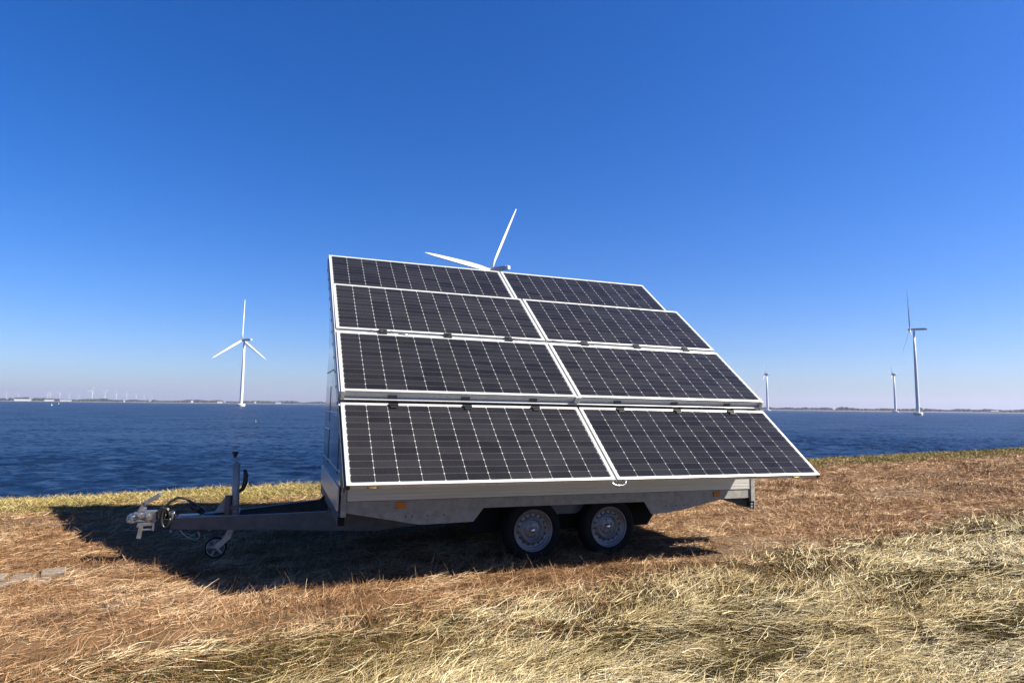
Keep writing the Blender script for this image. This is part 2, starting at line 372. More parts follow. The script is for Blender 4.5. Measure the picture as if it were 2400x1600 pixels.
# cable lying along the seam
for x0, x1 in ((.33, .60), (1.9, 2.95)):
    b = MB(); pts = []; n = 14
    for k in range(n): x = x0+(x1-x0)*k/(n-1); pts.append(sl_pt(x, -.026+.012*math.sin(k*1.9+x0), .006+.004*math.sin(k*1.3), 2))
    b.tube(pts, .0035, 6); b.build('seam_cable', M['galv_dark'], trailer)
b = MB(); b.tube([sl_pt(.62, .012, .004, 1)+Vector((0, .785, .60)), sl_pt(.68, .012, .010, 1)+Vector((0, .785, .60)), sl_pt(.73, .0, .006, 1)+Vector((0, .785, .60))], .008, 8)
b.build('cable_clip', M['chrome'], trailer)
# lower front edge fittings
slope_bar('edge_cap', -.004, .028, -.006, .0, -.041, .0, 0, M['black']); slope_bar('edge_cap', WT-.028, WT+.004, -.006, .0, -.041, .0, 0, M['black'])
for x in (.20, 4.33):
    b = MB(); slope_bar('', x-.045, x+.045, -.004, -.0005, -.034, -.016, 0, None, 0, b); b.tube([sl_pt(x-.030, -.008, -.025, 0), sl_pt(x+.025, -.008, -.025, 0)], .005, 8)
    b.build('latch', M['yellow'], trailer, .001)
b = MB(); b.tube([(2.255, -.004, -.012), (2.268, -.012, -.04), (2.30, -.016, -.052), (2.36, -.016, -.052), (2.39, -.012, -.04), (2.402, -.004, -.010)], .0075, 10)
b.build('pull_handle', M['chrome'], trailer)

# body
BY0, BY1, BX0, BX1 = .72, 2.92, .06, 4.40
mb = MB()      # near side drop board in grooved aluminium
prof = [(-.222, 0), (-.222, -.004), (-.196, -.004), (-.195, -.001), (-.190, -.001), (-.189, -.004), (-.166, -.004), (-.165, -.001), (-.160, -.001), (-.159, -.004), (-.112, -.004), (-.111, -.001), (-.106, -.001), (-.105, -.004), (-.02, -.004), (-.02, .02), (-.222, .02)]
def side_fn(y): return lambda a, b_, t: (t, y+b_, a)
mb.prism(prof, side_fn(BY0), BX0+.03, BX1-.035); mb.build('side_board', M['alu_side'], trailer)
mb = MB(); mb.prism([(a, -b_) for a, b_ in prof], side_fn(BY1), BX0+.03, BX1-.035); mb.build('side_board', M['alu_side'], trailer)
for y, sgn in ((BY0+.004, 1), (BY1-.004, -1)):
    mb = MB(); mb.prism([(-.320, 0), (-.226, 0), (-.226, sgn*.04), (-.31, sgn*.04), (-.31, sgn*.055), (-.320, sgn*.055)], side_fn(y), BX0+.02, BX1-.02); mb.build('side_rail', M['galv'], trailer, .002)
    for outline in ([(.075, -.3205), (.734, -.447), (1.229, -.440), (1.325, -.3205)], [(1.97, -.3205), (2.08, -.433), (2.36, -.433), (2.50, -.3205)], [(3.042, -.3205), (3.127, -.446), (3.30, -.440), (3.50, -.415), (4.02, -.3205)]):
        ins = .16 if 1.5 < outline[0][0] < 2.5 else 0      # the middle plate sits further in; its darker steel paints the shade there
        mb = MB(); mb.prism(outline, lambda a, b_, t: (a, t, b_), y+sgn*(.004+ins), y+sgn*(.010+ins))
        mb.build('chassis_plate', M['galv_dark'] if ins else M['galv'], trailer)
    for x in (.60, .66, .80, .95, 3.30, 3.42, 3.52):
        mb = MB(); mb.lathe([(.0, -.004), (.007, -.004), (.007, .0)], (x, y+sgn*.004, -.37), (0, sgn, 0), 8); mb.build('bolt', M['galv_dark'], trailer)
# amber side markers
for x, w_ in ((.555, .09), (3.93, .085)):
    mb = MB(); mb.box((x-w_/2, BY0-.008, -.298), (x+w_/2, BY0+.0035, -.240)); mb.build('side_marker', M['amber'], trailer, .004)
# floor
mb = MB(); mb.box((BX0+.03, BY0+.05, -.245), (BX1-.03, BY1-.05, -.228)); mb.build('floor', M['wood'], trailer)
# corner posts with rubber feet, rear lights
for (x, y) in ((BX0-.022, BY0-.012), (BX0-.022, BY1-.028), (BX1-.030, BY0-.012), (BX1-.030, BY1-.028)):
    front = x < 1
    mb = MB(); z1 = .45 if front else -.02
    mb.box((x, y, -.355), (x+.045, y+.040, z1))
    mb.build('corner_post', M['galv'], trailer, .003)
    if front:
        mb = MB(); mb.box((x-.02, y-.004, -.425), (x+.035, y+.05, -.357)); mb.build('rubber_foot', M['rubber'], trailer, .006)
        for z in (-.06, -.13, -.30):
            mb = MB(); mb.lathe([(0, -.005), (.008, -.005), (.009, 0)], (x, y+.02, z), (1, 0, 0), 8); mb.build('screw', M['black'], trailer)
mb = MB(); mb.box((BX1+.018, BY0-.004, -.44), (BX1+.030, BY0+.30, -.03)); mb.build('light_board', M['galv'], trailer, .002)
mb = MB(); mb.box((BX1+.018, BY1-.30, -.44), (BX1+.030, BY1+.004, -.03)); mb.build('light_board', M['galv'], trailer, .002)
mb = MB(); mb.prism([(4.0, -.324), (BX1+.016, -.324), (BX1+.016, -.44)], lambda a, b_, t: (a, t, b_), BY0+.05, BY0+.060); mb.build('rear_shade_gusset', M['black'], trailer)  # gusset coloured black to stand in for the shaded underbody
for z in (-.415, -.385):
    mb = MB(); mb.box((BX1-.02, BY0+.005, z-.011), (BX1+.015, BY0+.045, z+.011)); mb.build('lamp_housing', M['chrome'], trailer, .003)
# walls: front and rear end sheets follow the panel slope, plus near, far sheets
us = lambda y: .627+(y-.783)*.765-.20     # underside of panels
wall = [(BY0+.01, -.10), (BY1-.03, -.10), (2.90, .85), (2.80, 1.24), (3.20, 2.28), (1.6, us(1.6)), (BY0+.01, us(BY0+.01)+.04)]
mb = MB(); mb.prism(wall, lambda a, b_, t: (t, a, b_), BX0-.035, BX0-.025); mb.build('front_wall', M['mirror'], trailer)
mb = MB(); mb.prism(wall, lambda a, b_, t: (t, a, b_), BX1+.0, BX1+.01); mb.build('rear_wall', M['mirror'], trailer)
mb = MB(); mb.box((BX0, BY0+.03, -.02), (BX1-.04, BY0+.038, .30)); mb.build('near_wall', M['alu_side'], trailer)
mb = MB(); mb.box((BX0, BY1-.05, -.10), (BX1-.01, BY1-.042, 1.15)); mb.build('far_wall', M['alu_side'], trailer)
# inset dark hatches on the front sheet
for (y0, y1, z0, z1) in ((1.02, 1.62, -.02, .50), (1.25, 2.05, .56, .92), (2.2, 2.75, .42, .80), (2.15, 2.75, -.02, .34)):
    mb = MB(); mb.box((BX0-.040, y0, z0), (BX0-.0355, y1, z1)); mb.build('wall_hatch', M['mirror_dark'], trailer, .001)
for z, yy in ((.02, BY0+.05), (.53, 1.0), (.97, 1.55)):
    mb = MB(); mb.box((BX0-.043, yy, z-.006), (BX0-.0356, BY1-.1, z+.006)); mb.build('wall_batten', M['alu_side'], trailer)
mb = MB(); mb.box((BX0-.050, BY0+.05, -.312), (BX0-.036, BY1-.05, -.105)); mb.build('front_board', M['alu_side'], trailer, .002)
mb = MB(); mb.box((BX0-.045, BY0+.03, -.42), (BX0-.02, BY1-.03, -.316)); mb.build('front_crossmember', M['galv_dark'], trailer, .003)
# row of clips along the slope on the front end
for k in range(12):
    p = sl_pt(-.012, .12+k*.25, -.10, 4); mb = MB(); mb.box((p.x-.006, p.y-.012, p.z-.012), (p.x-.0005, p.y+.012, p.z+.012)); mb.build('edge_clip', M['black'], trailer)

# wheels
def wheel(x, y, out):
    w0 = empty('wheel', (x, y, -.553), trailer)
    t = MB(); t.lathe([(.192, -.072), (.205, -.082), (.245, -.090), (.272, -.082), (.286, -.066), (.291, -.04), (.291, .04), (.286, .066), (.272, .082), (.245, .090), (.205, .082), (.192, .072), (.192, -.072)], (0, 0, 0), (0, 1, 0), 56)
    for k in range(60):
        a = 2*math.pi*k/60
        for yy in (-.05, .02): pass
    t.build('tyre', M['rubber'], w0)
    s_ = out
    r = MB(); r.lathe([(.190, .074*s_), (.196, .080*s_), (.198, .084*s_), (.192, .087*s_), (.184, .083*s_), (.181, .070*s_), (.176, .064*s_), (.172, .066*s_), (.166, .050*s_), (.150, .042*s_), (.128, .046*s_), (.115, .060*s_), (.108, .064*s_), (.100, .060*s_), (.094, .040*s_), (.083, .038*s_), (.072, .047*s_), (.045, .050*s_), (.0, .050*s_)], (0, 0, 0), (0, 1, 0), 64)
    r.build('rim', M['rim'], w0)
    for k in range(16):
        h = MB(); a = 2*math.pi*(k+.3)/16; c = Vector((math.cos(a)*.140, .0475*s_, math.sin(a)*.140)); h.lathe([(0, .0), (.011, .0), (.011, -.004)], c, (0, s_, 0), 12, False)
        h.build('vent_hole', M['black'], w0)
    for k in range(5):
        n_ = MB(); a = 2*math.pi*k/5+.4; c = Vector((math.cos(a)*.056, .050*s_, math.sin(a)*.056)); n_.lathe([(0, .016), (.009, .014), (.010, 0)], c, (0, s_, 0), 6, False)
        n_.build('wheel_nut', M['zinc'], w0)
    c = MB(); c.lathe([(0, .034), (.012, .033), (.022, .026), (.026, .012), (.026, 0)], (0, .048*s_, 0), (0, s_, 0), 24); c.build('hub_cap', M['chrome'], w0)
    return w0
for x in (1.835, 2.648):
    wheel(x, .83, -1); wheel(x, 2.81, 1)
    mb = MB(); mb.tube([(x, .90, -.553), (x, 2.74, -.553)], .035, 10); mb.build('axle', M['galv_dark'], trailer)
for y in (.99, 2.64):
    mb = MB(); mb.prism([(1.12, -.25), (1.30, -.60), (3.24, -.60), (3.50, -.25)], lambda a, b_, t: (a, t, b_), y, y+.012); mb.build('wheel_shade_sheet', M['rubber'], trailer)  # black sheets added to imitate the deep shade behind the wheels

# drawbar: two tapering beams meeting at the coupling
YC = 1.80
beam_prof = [(0, -.572), (0, -.482), (1.40, -.405), (1.50, -.330), (2.38, -.330), (2.38, -.505), (1.90, -.575)]
for sg in (-1, 1):
    P0 = Vector((-1.385, YC+sg*.045)); P1 = Vector((.95, YC+sg*.70)); d = (P1-P0).normalized(); nrm = Vector((-d.y, d.x))*sg
    mb = MB(); mb.prism(beam_prof, lambda a, b_, t: (P0.x+d.x*a+nrm.x*t, P0.y+d.y*a+nrm.y*t, b_), -.002, .004)
    n2 = -nrm
    # flanges
    for (a0, z0), (a1, z1) in (((0, -.482), (1.40, -.405)), ((0, -.572), (1.90, -.575))):
        off = .05
        q = [(P0.x+d.x*a0, P0.y+d.y*a0, z0), (P0.x+d.x*a1, P0.y+d.y*a1, z1), (P0.x+d.x*a1-nrm.x*off, P0.y+d.y*a1-nrm.y*off, z1), (P0.x+d.x*a0-nrm.x*off, P0.y+d.y*a0-nrm.y*off, z0)]
        mb.add(q+[(x, y, z-.004) for x, y, z in q], [(0,1,2,3),(7,6,5,4),(0,4,5,1),(1,5,6,2),(2,6,7,3),(3,7,4,0)])
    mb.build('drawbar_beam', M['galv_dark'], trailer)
mb = MB(); mb.prism([(-1.36, -.04), (-1.36, .04), (-.80, .22), (-.80, -.22)], lambda a, b_, t: (a, YC+b_, t+(a+1.36)*.062), -.480, -.474); mb.build('drawbar_plate', M['galv'], trailer)
mb = MB(); mb.box((-1.33, YC-.05, -.474), (-1.14, YC+.05, -.452)); mb.box((-1.39, YC-.055, -.50), (-1.365, YC+.055, -.425)); mb.build('clamp_plate', M['zinc'], trailer, .003)
for y in (YC-.035, YC+.035):
    pass
# coupling
cp = MB()
cp.lathe([(0, 0), (.03, .002), (.05, .02), (.056, .05), (.05, .08)], (-1.70, YC, -.425), (0, 0, -1), 24)
cp.box((-1.735, YC-.052, -.498), (-1.60, YC+.052, -.478)); cp.box((-1.70, YC-.042, -.475), (-1.52, YC+.042, -.415))
cp.box((-1.60, YC-.048, -.485), (-1.505, YC+.048, -.405)); cp.tube([(-1.56, YC, -.44), (-1.36, YC, -.44)], .028, 14)
cp.build('coupling', M['zinc'], trailer, .006)
ch = MB(); ch.bar((-1.655, YC-.01, -.415), (-1.615, YC-.01, -.335), .035, .035); ch.bar((-1.615, YC-.01, -.338), (-1.49, YC-.01, -.255), .052, .036); ch.build('coupling_handle', M['zinc'], trailer, .006)
lk = MB(); lk.tube([(-1.64, YC-.05, -.43), (-1.64, YC-.075, -.43)], .020, 12); lk.tube([(-1.575, YC-.045, -.442), (-1.575, YC-.07, -.442)], .016, 12); lk.box((-1.645, YC-.03, -.405), (-1.60, YC+.03, -.375)); lk.build('coupling_lock', M['chrome'], trailer, .003)
lw = MB(); lw.box((-1.655, YC-.05, -.535), (-1.52, YC-.02, -.505)); lw.box((-1.535, YC-.055, -.58), (-1.515, YC+.02, -.50)); lw.box((-1.66, YC-.055, -.545), (-1.635, YC-.02, -.515)); lw.bar((-1.625, YC-.04, -.535), (-1.640, YC-.04, -.645), .03, .035, (1, 0, 0)); lw.box((-1.62, YC-.05, -.575), (-1.52, YC-.025, -.562)); lw.build('coupling_bracket', M['zinc'], trailer, .003)
bl = MB(); prof = []
for k in range(13): prof.append((.042+.008*(k % 2), k*.010))
bl.lathe(prof, (-1.505, YC, -.44), (1, 0, 0), 20); bl.build('rubber_bellows', M['rubber'], trailer)
cb = MB()
def loop(cx, cz, rx, rz, y, n=22, a0=0, a1=2*math.pi, dy=0): return [(cx+rx*math.cos(a0+(a1-a0)*k/n), y+dy*k/n, cz+rz*math.sin(a0+(a1-a0)*k/n)) for k in range(n+1)]
cb.tube(loop(-1.44, -.455, .042, .075, YC-.075, dy=.02), .012, 8); cb.tube(loop(-1.425, -.465, .035, .085, YC-.06, dy=-.03), .012, 8); cb.tube(loop(-1.46, -.43, .03, .06, YC-.07), .008, 8)
cb.tube([(-1.45, YC-.07, -.40), (-1.41, YC-.06, -.33), (-1.34, YC-.05, -.285), (-1.27, YC-.05, -.30), (-1.20, YC-.05, -.35), (-1.17, YC-.05, -.385)], .012, 8)
cb.tube([(-1.40, YC-.08, -.40), (-1.36, YC-.07, -.345), (-1.28, YC-.06, -.34), (-1.20, YC-.06, -.41), (-1.10, YC-.07, -.445), (-.9, YC-.09, -.44)], .008, 8)
cb.build('brake_cable', M['black'], trailer)
pg = MB(); pg.tube([(-1.215, YC-.055, -.355), (-1.13, YC-.055, -.42)], [.027, .032], 14); pg.tube([(-1.13, YC-.055, -.42), (-1.115, YC-.055, -.432)], [.030, .030], 14); pg.build('cable_plug', M['black'], trailer)
hk = MB(); hk.tube([(-1.30, YC-.07, -.575), (-1.27, YC-.07, -.62), (-1.22, YC-.07, -.66), (-1.17, YC-.07, -.675), (-1.135, YC-.07, -.66), (-1.135, YC-.07, -.625), (-1.15, YC-.07, -.60)], .007, 8)
hk.tube([(-1.375, YC-.06, -.578), (-1.375, YC-.06, -.605)], .014, 10); hk.tube([(-1.06, YC-.07, -.60), (-1.03, YC-.07, -.58)], .012, 8)
hk.build('safety_hook', M['zinc'], trailer)
# jockey wheel: stem, crank, fork, small wheel
jk = empty('jockey_wheel', (0, 0, 0), trailer); JY = YC-.13
def jx(z): return -.835-.03*(z+.5)
s1 = MB(); s1.tube([(jx(-.60), JY, -.60), (jx(.03), JY, .03)], .034, 20); s1.tube([(jx(.03), JY, .03), (jx(.06), JY, .06)], .012, 12); s1.build('stem', M['galv'], jk)
s2 = MB(); s2.tube([(jx(.05)-.005, JY, .045), (jx(.05)-.010, JY, .085)], .008, 8); s2.build('crank_rod', M['zinc'], jk)
s3 = MB(); s3.lathe([(.012, 0), (.017, .02), (.030, .045), (.031, .052), (0, .053)], (jx(.08)-.016, JY, .085), (0, 0, 1), 16); s3.bar((jx(.08)-.016, JY, .128), (jx(.08)-.015, JY+.01, .134), .05, .012); s3.build('crank_knob', M['black'], jk)
s4 = MB(); s4.bar((-.865, JY-.035, -.575), (-.885, JY-.035, -.650), .010, .055, (1, 0, 0)); s4.bar((-.875, JY-.035, -.635), (-.985, JY-.042, -.745), .010, .050, (1, 0, 0)); s4.bar((-.865, JY+.035, -.575), (-.885, JY+.035, -.650), .010, .055, (1, 0, 0)); s4.bar((-.875, JY+.035, -.635), (-.985, JY+.042, -.745), .010, .050, (1, 0, 0)); s4.build('fork', M['zinc'], jk, .002)
s5 = MB(); s5.lathe([(.070, -.022), (.082, -.026), (.093, -.018), (.097, 0), (.093, .018), (.082, .026), (.070, .022), (.070, -.022)], (-.985, JY, -.742), (0, 1, 0), 36); s5.build('small_tyre', M['rubber'], jk)
s6 = MB(); s6.lathe([(.072, -.026), (.078, -.028), (.080, -.024)], (-.985, JY, -.742), (0, 1, 0), 36); s6.lathe([(.0, -.026), (.022, -.026), (.022, .02)], (-.985, JY, -.742), (0, 1, 0), 16)
for k in range(5):
    a = 2*math.pi*k/5+.5; s6.bar((-.985+.018*math.cos(a), JY-.016, -.742+.018*math.sin(a)), (-.985+.073*math.cos(a), JY-.018, -.742+.073*math.sin(a)), .018, .012, (0, 1, 0))
s6.build('small_rim', M['zinc'], jk)
sc = MB(); sc.box((-.965, JY-.03, -.505), (-.815, JY+.06, -.475)); sc.tube([(-.898, JY-.02, -.50), (-.902, JY-.02, -.265)], .030, 14); sc.box((-.93, JY-.04, -.40), (-.80, JY-.028, -.36)); sc.build('stem_clamp', M['galv_dark'], jk, .003)
# handbrake bracket and lever
hb = MB(); hb.prism([(-1.04, -.47), (-.90, -.47), (-.90, -.30), (-.93, -.29), (-.98, -.36)], lambda a, b_, t: (a, t, b_), YC-.07, YC-.062); hb.prism([(-1.04, -.47), (-.90, -.47), (-.90, -.30), (-.93, -.29), (-.98, -.36)], lambda a, b_, t: (a, t, b_), YC+.02, YC+.028); hb.build('brake_bracket', M['galv'], trailer, .001)
hl = MB(); hl.tube([(-.85, YC-.10, -.34), (-.82, YC-.10, -.25), (-.782, YC-.10, -.21), (-.768, YC-.10, -.16), (-.763, YC-.10, -.09), (-.775, YC-.10, -.03)], [.010, .012, .020, .023, .023, .015], 12); hl.build('brake_lever', M['black'], trailer)

# ------------------------------------------------------------------ wind turbines
def blade_mb(L, az, cone, root, wscale):
    # rotor plane: local x sideways, z up, axis +y is the upwind direction; blade root at hub
    mb = MB(); n = 9; rings = []
    for i in range(n):
        f = i/(n-1); r_ = root + f*(L-root); rings.append((r_, f))
    vs = []
    for r_, f in rings:
        ch = wscale*L*(.030 if f < .02 else (.062*(1-f)**.75*(1-.0*f)+.010)*(min(1., .55+2.6*f))); th = max(.0045*L*wscale*(1-f)+.0015*L*wscale, ch*.16)
        if f < .02: th = ch
        tw = R(70*(1-f)**2*0.35+8)
        cdir = Vector((math.cos(tw), math.sin(tw), 0)); tdir = Vector((-math.sin(tw), math.cos(tw), 0))
        for a, b_ in ((-.5, 0), (-.2, .42), (.1, .5), (.5, 0), (.1, -.5), (-.2, -.42)):
            p = cdir*(a*ch) + tdir*(b_*th) + Vector((0, math.sin(cone)*r_, math.cos(cone)*r_)); vs.append(p)
    rot = Matrix.Rotation(az, 3, 'Y'); vs = [rot @ v for v in vs]
    fs = [(i*6+k, i*6+(k+1) % 6, (i+1)*6+(k+1) % 6, (i+1)*6+k) for i in range(n-1) for k in range(6)]
    mb.add(vs, fs, True); mb.f += [list(range(6)), [len(vs)-6+k for k in range(6)][::-1]]; mb.sm += [False]*2
    return mb
def turbine(x, y, hub, L, axis_deg, az0, label, group='offshore wind turbines', cone=6, tw=2.2, wsc=1., base=True, azs=None, detail=True, bulb=False):
    t = empty('wind_turbine', (x, y, WATER))
    tag(t, label, 'wind turbine', group)
    H = hub
    mb = MB(); mb.lathe([(tw, 3.0 if base else 0), (tw*.97, H*.3), (tw*.82, H*.6), (tw*.6, H-1.5), (0, H-1.5)], (0, 0, 0), (0, 0, 1), 28 if detail else 10); mb.build('tower', M['white'], t)
    if base:
        mb = MB(); mb.lathe([(tw*2.3, -1), (tw*2.6, 1.6), (tw*2.7, 2.4), (tw*2.5, 3.0), (0, 3.0)], (0, 0, 0), (0, 0, 1), 24)
        for k in range(10):
            a = 2*math.pi*k/10; mb.tube([(tw*2.4*math.cos(a), tw*2.4*math.sin(a), 3.0), (tw*2.4*math.cos(a), tw*2.4*math.sin(a), 4.3)], .09, 4)
        mb.build('foundation', M['grey_conc'], t)
    A = R(axis_deg); ax = Vector((math.cos(A), math.sin(A), 0))
    def place(o):  # local +y -> ax
        o.matrix_local = Matrix.Translation((0, 0, H)) @ Matrix.Rotation(A-math.pi/2, 4, 'Z')
    g = max(tw, 1.6)
    mb = MB()
    if bulb: mb.lathe([(0, -6.5), (1.2, -6.0), (2.6, -3.5), (3.4, 0), (3.2, 2.5), (2.2, 4.2)], (0, 0, .6), (0, 1, 0), 20)
    else: mb.box((-g*.75, -10.5, -g*.55), (g*.75, 2.4, g*.75))
    o = mb.build('nacelle', M['nacelle'], t, 0 if bulb else .35); place(o)
    if not bulb and detail:
        mb = MB(); mb.box((-g*.7, -12.6, -g*.5), (g*.7, -10.5, g*.7)); place(mb.build('nacelle_cap', M['white'], t, .3))
    mb = MB(); mb.lathe([(g*.7, 2.3), (g*.78, 3.2), (g*.7, 4.6), (g*.4, 5.6), (0, 6.0)], (0, 0, 0), (0, 1, 0), 18); o = mb.build('hub', M['white'], t); place(o)
    for a in (azs or [az0+120*k for k in range(3)]):
        mb = blade_mb(L, R(a), R(cone), g*.5, wsc)
        mb.v = [(v[0], v[1]+3.7, v[2]) for v in mb.v]
        o = mb.build('blade', M['white'], t); place(o)
    return t
def at(px, D):      # bearing given as a column of the 2400 px wide photo, D metres out
    v = 936.5+(965-936.5)*px/2400
    d = F*1488.9 + R2*(px-1200) - U2*(v-800); return d.x/d.y*D, D
TURB = [
 (565, 914, 95.1, 61, 159.8, None, [4.3, 114.4, -120.7], 3.3, 2.2, 1.05, 'white three bladed wind turbine standing alone left of the trailer'),
 (1155.7, 462, 105, 68.5, 145.5, None, [33.3, -90.4, 153], 3, 2.3, 1.2, 'wind turbine whose two raised blades rise behind the top edge of the solar panels'),
 (2151.6, 697, 94.3, 47.6, 158.4, None, [-3.4, 121.3, 237], 2, 1.75, .75, 'tallest wind turbine on the right, seen side on with its rotor facing left'),
]
for px, D, hub, L, ax, a0, azs, cone, tw, wsc, lab in TURB:
    x, y = at(px, D); turbine(x, y, hub, L, ax, 0, lab, cone=cone, tw=tw, wsc=wsc, azs=azs)
for px, D, azs, lab in ((1799, 1664, [-8, 112, 232], 'small wind turbine just right of the solar panels, farther off over the water'),
                        (2099, 1600, [4, 124, 244], 'small wind turbine behind and left of the tallest one on the right')):
    x, y = at(px, D); turbine(x, y, 95, 28, 150, 0, lab, azs=azs, tw=2.7, bulb=True, wsc=1.2)
far_t = [(14, 8200, 'faintest turbine at the left end of the hazy far row'), (42, 9000, 'faint turbine in the hazy far row, second from the left end'), (111, 8000, 'faint far turbine above the white sheds'), (117, 8600, 'faint far turbine close behind the one above the white sheds'),
         (139, 7300, 'clearer slim turbine in the far row left of the brightest one'), (161, 8600, 'faint turbine between the slim turbine and the brightest one'), (184, 9000, 'faint turbine just left of the brightest far turbine'),
         (215, 5900, 'brightest and tallest turbine of the hazy far row'), (245, 6400, 'far turbine next right of the brightest one'), (272, 7000, 'far turbine second to the right of the brightest one'),
         (296, 7600, 'far turbine third to the right of the brightest one'), (318, 8400, 'pale far turbine fourth to the right of the brightest one'), (337, 9000, 'pale far turbine fifth to the right of the brightest one'), (356, 9400, 'palest small turbine at the right end of the far row')]
for i, (px, D, lab) in enumerate(far_t):
    x, y = at(px, D); turbine(x, y, 96, 48, 150, 0, lab, 'distant wind turbines over the far shore', azs=[(i*37) % 120, (i*37) % 120+120, (i*37) % 120+240], tw=2.7, wsc=.9, base=False, detail=False)

# ------------------------------------------------------------------ far shore, woods, sheds, buoys
def shore(name, samples, depth, h, m):
    vs, fs = [], []
    for i, (px, D) in enumerate(samples):
        for k, (dd, z) in enumerate(((0, WATER-.5), (6, WATER+h*.6), (20, WATER+h), (depth, WATER+h), (depth+40, WATER-.5))):
            x, y = at(px, D+dd); vs.append((x, y, z))
        if i: fs += [((i-1)*5+k, i*5+k, i*5+k+1, (i-1)*5+k+1) for k in range(4)]
    o = np_mesh(name, np.array(vs), np.array(fs), m); return o
M['far_land'] = mottled('far_grass_bank', (.09, .095, .07), (.18, .17, .12), .02, (.9, 1.))
def lerp_s(pts, n):
    xs = np.linspace(pts[0][0], pts[-1][0], n); return [(x, float(np.interp(x, [p[0] for p in pts], [p[1] for p in pts]))) for x in xs]
left_line = lerp_s([(-300, 2600), (0, 2600), (300, 2900), (740, 3600), (1250, 4200)], 160)
right_line = lerp_s([(1150, 3000), (1700, 2500), (2400, 2350), (2800, 2300)], 160)
tag(shore('far_shore', left_line, 900, 2.2, M['far_land']), kind='structure'); tag(shore('far_shore', right_line, 900, 1.8, M['far_land']), kind='structure')
M['far_wood'] = mottled('far_tree_foliage', (.006, .011, .008), (.016, .024, .014), .08, (.9, 1.))
def wood(name, line, gaps, h0, h1, dens, label, seed):
    rg = np.random.default_rng(seed); V = []; Fc = []; k = 0
    ico_v = []
    for j in range(5):
        for i in range(8):
            th = math.pi*(j+.5)/5*.5; ph = 2*math.pi*i/8
            ico_v.append((math.cos(ph)*math.cos(th*.9), math.sin(ph)*math.cos(th*.9), math.sin(th)))
    iv = np.array(ico_v); fv = np.array([(j*8+i, j*8+(i+1) % 8, (j+1)*8+(i+1) % 8, (j+1)*8+i) for j in range(4) for i in range(8)])
    px0, px1 = line[0][0], line[-1][0]
    for n in range(dens):
        px = rg.uniform(px0, px1); D = np.interp(px, [p[0] for p in line], [p[1] for p in line])
        hh = (h0+(h1-h0)*vnoise(np.array([px*.045]), np.array([seed*1.]), seed)[0]**1.3)*rg.uniform(.7, 1.12)
        if any(a < px < b for a, b in gaps): hh *= .35
        x, y = at(px, D+rg.uniform(45, 200)); r_ = hh*rg.uniform(.35, .8)
        v = iv*(1+rg.uniform(-.18, .18, iv.shape)); v = v*np.array([r_, r_, hh*.95]) + np.array([x, y, WATER+1.6])
        V.append(v); Fc.append(fv+k); k += len(iv)
    o = np_mesh(name, np.concatenate(V), np.concatenate(Fc), M['far_wood'], False); return tag(o, label, 'trees', kind='stuff')
wood('far_wood', left_line, [(12, 22), (66, 76), (28, 34), (350, 356), (520, 530)], 8, 16, 3600, 'dark low wood along the far shore left of the trailer', 3)
wood('far_wood', right_line, [(1950, 1962), (2160, 2170)], 7, 14, 2800, 'dark tree line along the far shore right of the trailer', 5)
shed_roof = mottled('grey_shed_roof', (.25, .26, .28), (.34, .35, .37), .3, (.7, .9)); shed_wall = mottled('white_shed_wall', (.48, .49, .51), (.58, .58, .59), .3, (.6, .8))
def shed(px, D, wpx, h, lab):
    x, y = at(px, D); ang = math.atan2(y, x)-math.pi/2; wd = wpx/1489*D
    t = empty('shed', (x, y, WATER+2)); t.rotation_euler = (0, 0, ang); tag(t, lab, 'building', 'low white buildings on the far shore')
    mb = MB(); mb.box((-wd/2, 0, 0), (wd/2, 18, h)); mb.build('wall', shed_wall, t)
    mb = MB(); mb.prism([(-.8, h+.02), (9, h+2.6), (18.8, h+.02)], lambda a, b_, t_: (t_, a, b_), -wd/2-.8, wd/2+.8); mb.build('roof', shed_roof, t)
for px, D, wpx, h, lab in ((50, 2570, 27, 4.5, 'long bright white shed at the left on the far shore'), (70, 2560, 5, 4, 'small pale shed beside the long white one'), (115, 2600, 18, 3.6, 'second white shed on the far shore, right of the longest one'),
    (154, 2650, 22, 2.8, 'low pale shed between the white sheds and the dark wood'), (291, 2800, 3, 5, 'tiny white house in front of the dark wood'), (450, 3000, 5, 8, 'white cube house between the far row of turbines and the lone turbine'),
    (515, 3080, 11, 5, 'white shed just left of the lone turbine base'), (598, 3250, 4, 7, 'small white house just right of the lone turbine base'), (652, 3340, 12, 5, 'long white shed between the lone turbine and the trailer'), (2332, 2330, 14, 3.2, 'pale low shed on the far shore at the far right')):
    shed(px, D, wpx, h, lab)
def buoy(px, D, h, lab, m):
    x, y = at(px, D); t = empty('buoy', (x, y, WATER)); tag(t, lab, 'buoy', 'buoys out on the water')
    mb = MB(); mb.lathe([(0, -.3), (h*.28, -.2), (h*.3, .1*h), (h*.12, .3*h)], (0, 0, 0), (0, 0, 1), 14); mb.build('float', m, t)
    mb = MB(); mb.lathe([(h*.12, .3*h), (h*.05, .85*h), (h*.09, .9*h), (h*.06, h), (0, h)], (0, 0, 0), (0, 0, 1), 12); mb.build('mast', m, t)
buoy(138, 900, 2.2, 'white buoy below the far row of turbines', M['grey_conc']); buoy(122, 640, 2.2, 'grey buoy left of the white one', M['grey_conc'])
M['yellowish'] = mat('dull_yellow_paint', (.16, .14, .05), .6); buoy(601, 170, .9, 'dull yellow buoy below the lone turbine', M['yellowish'])

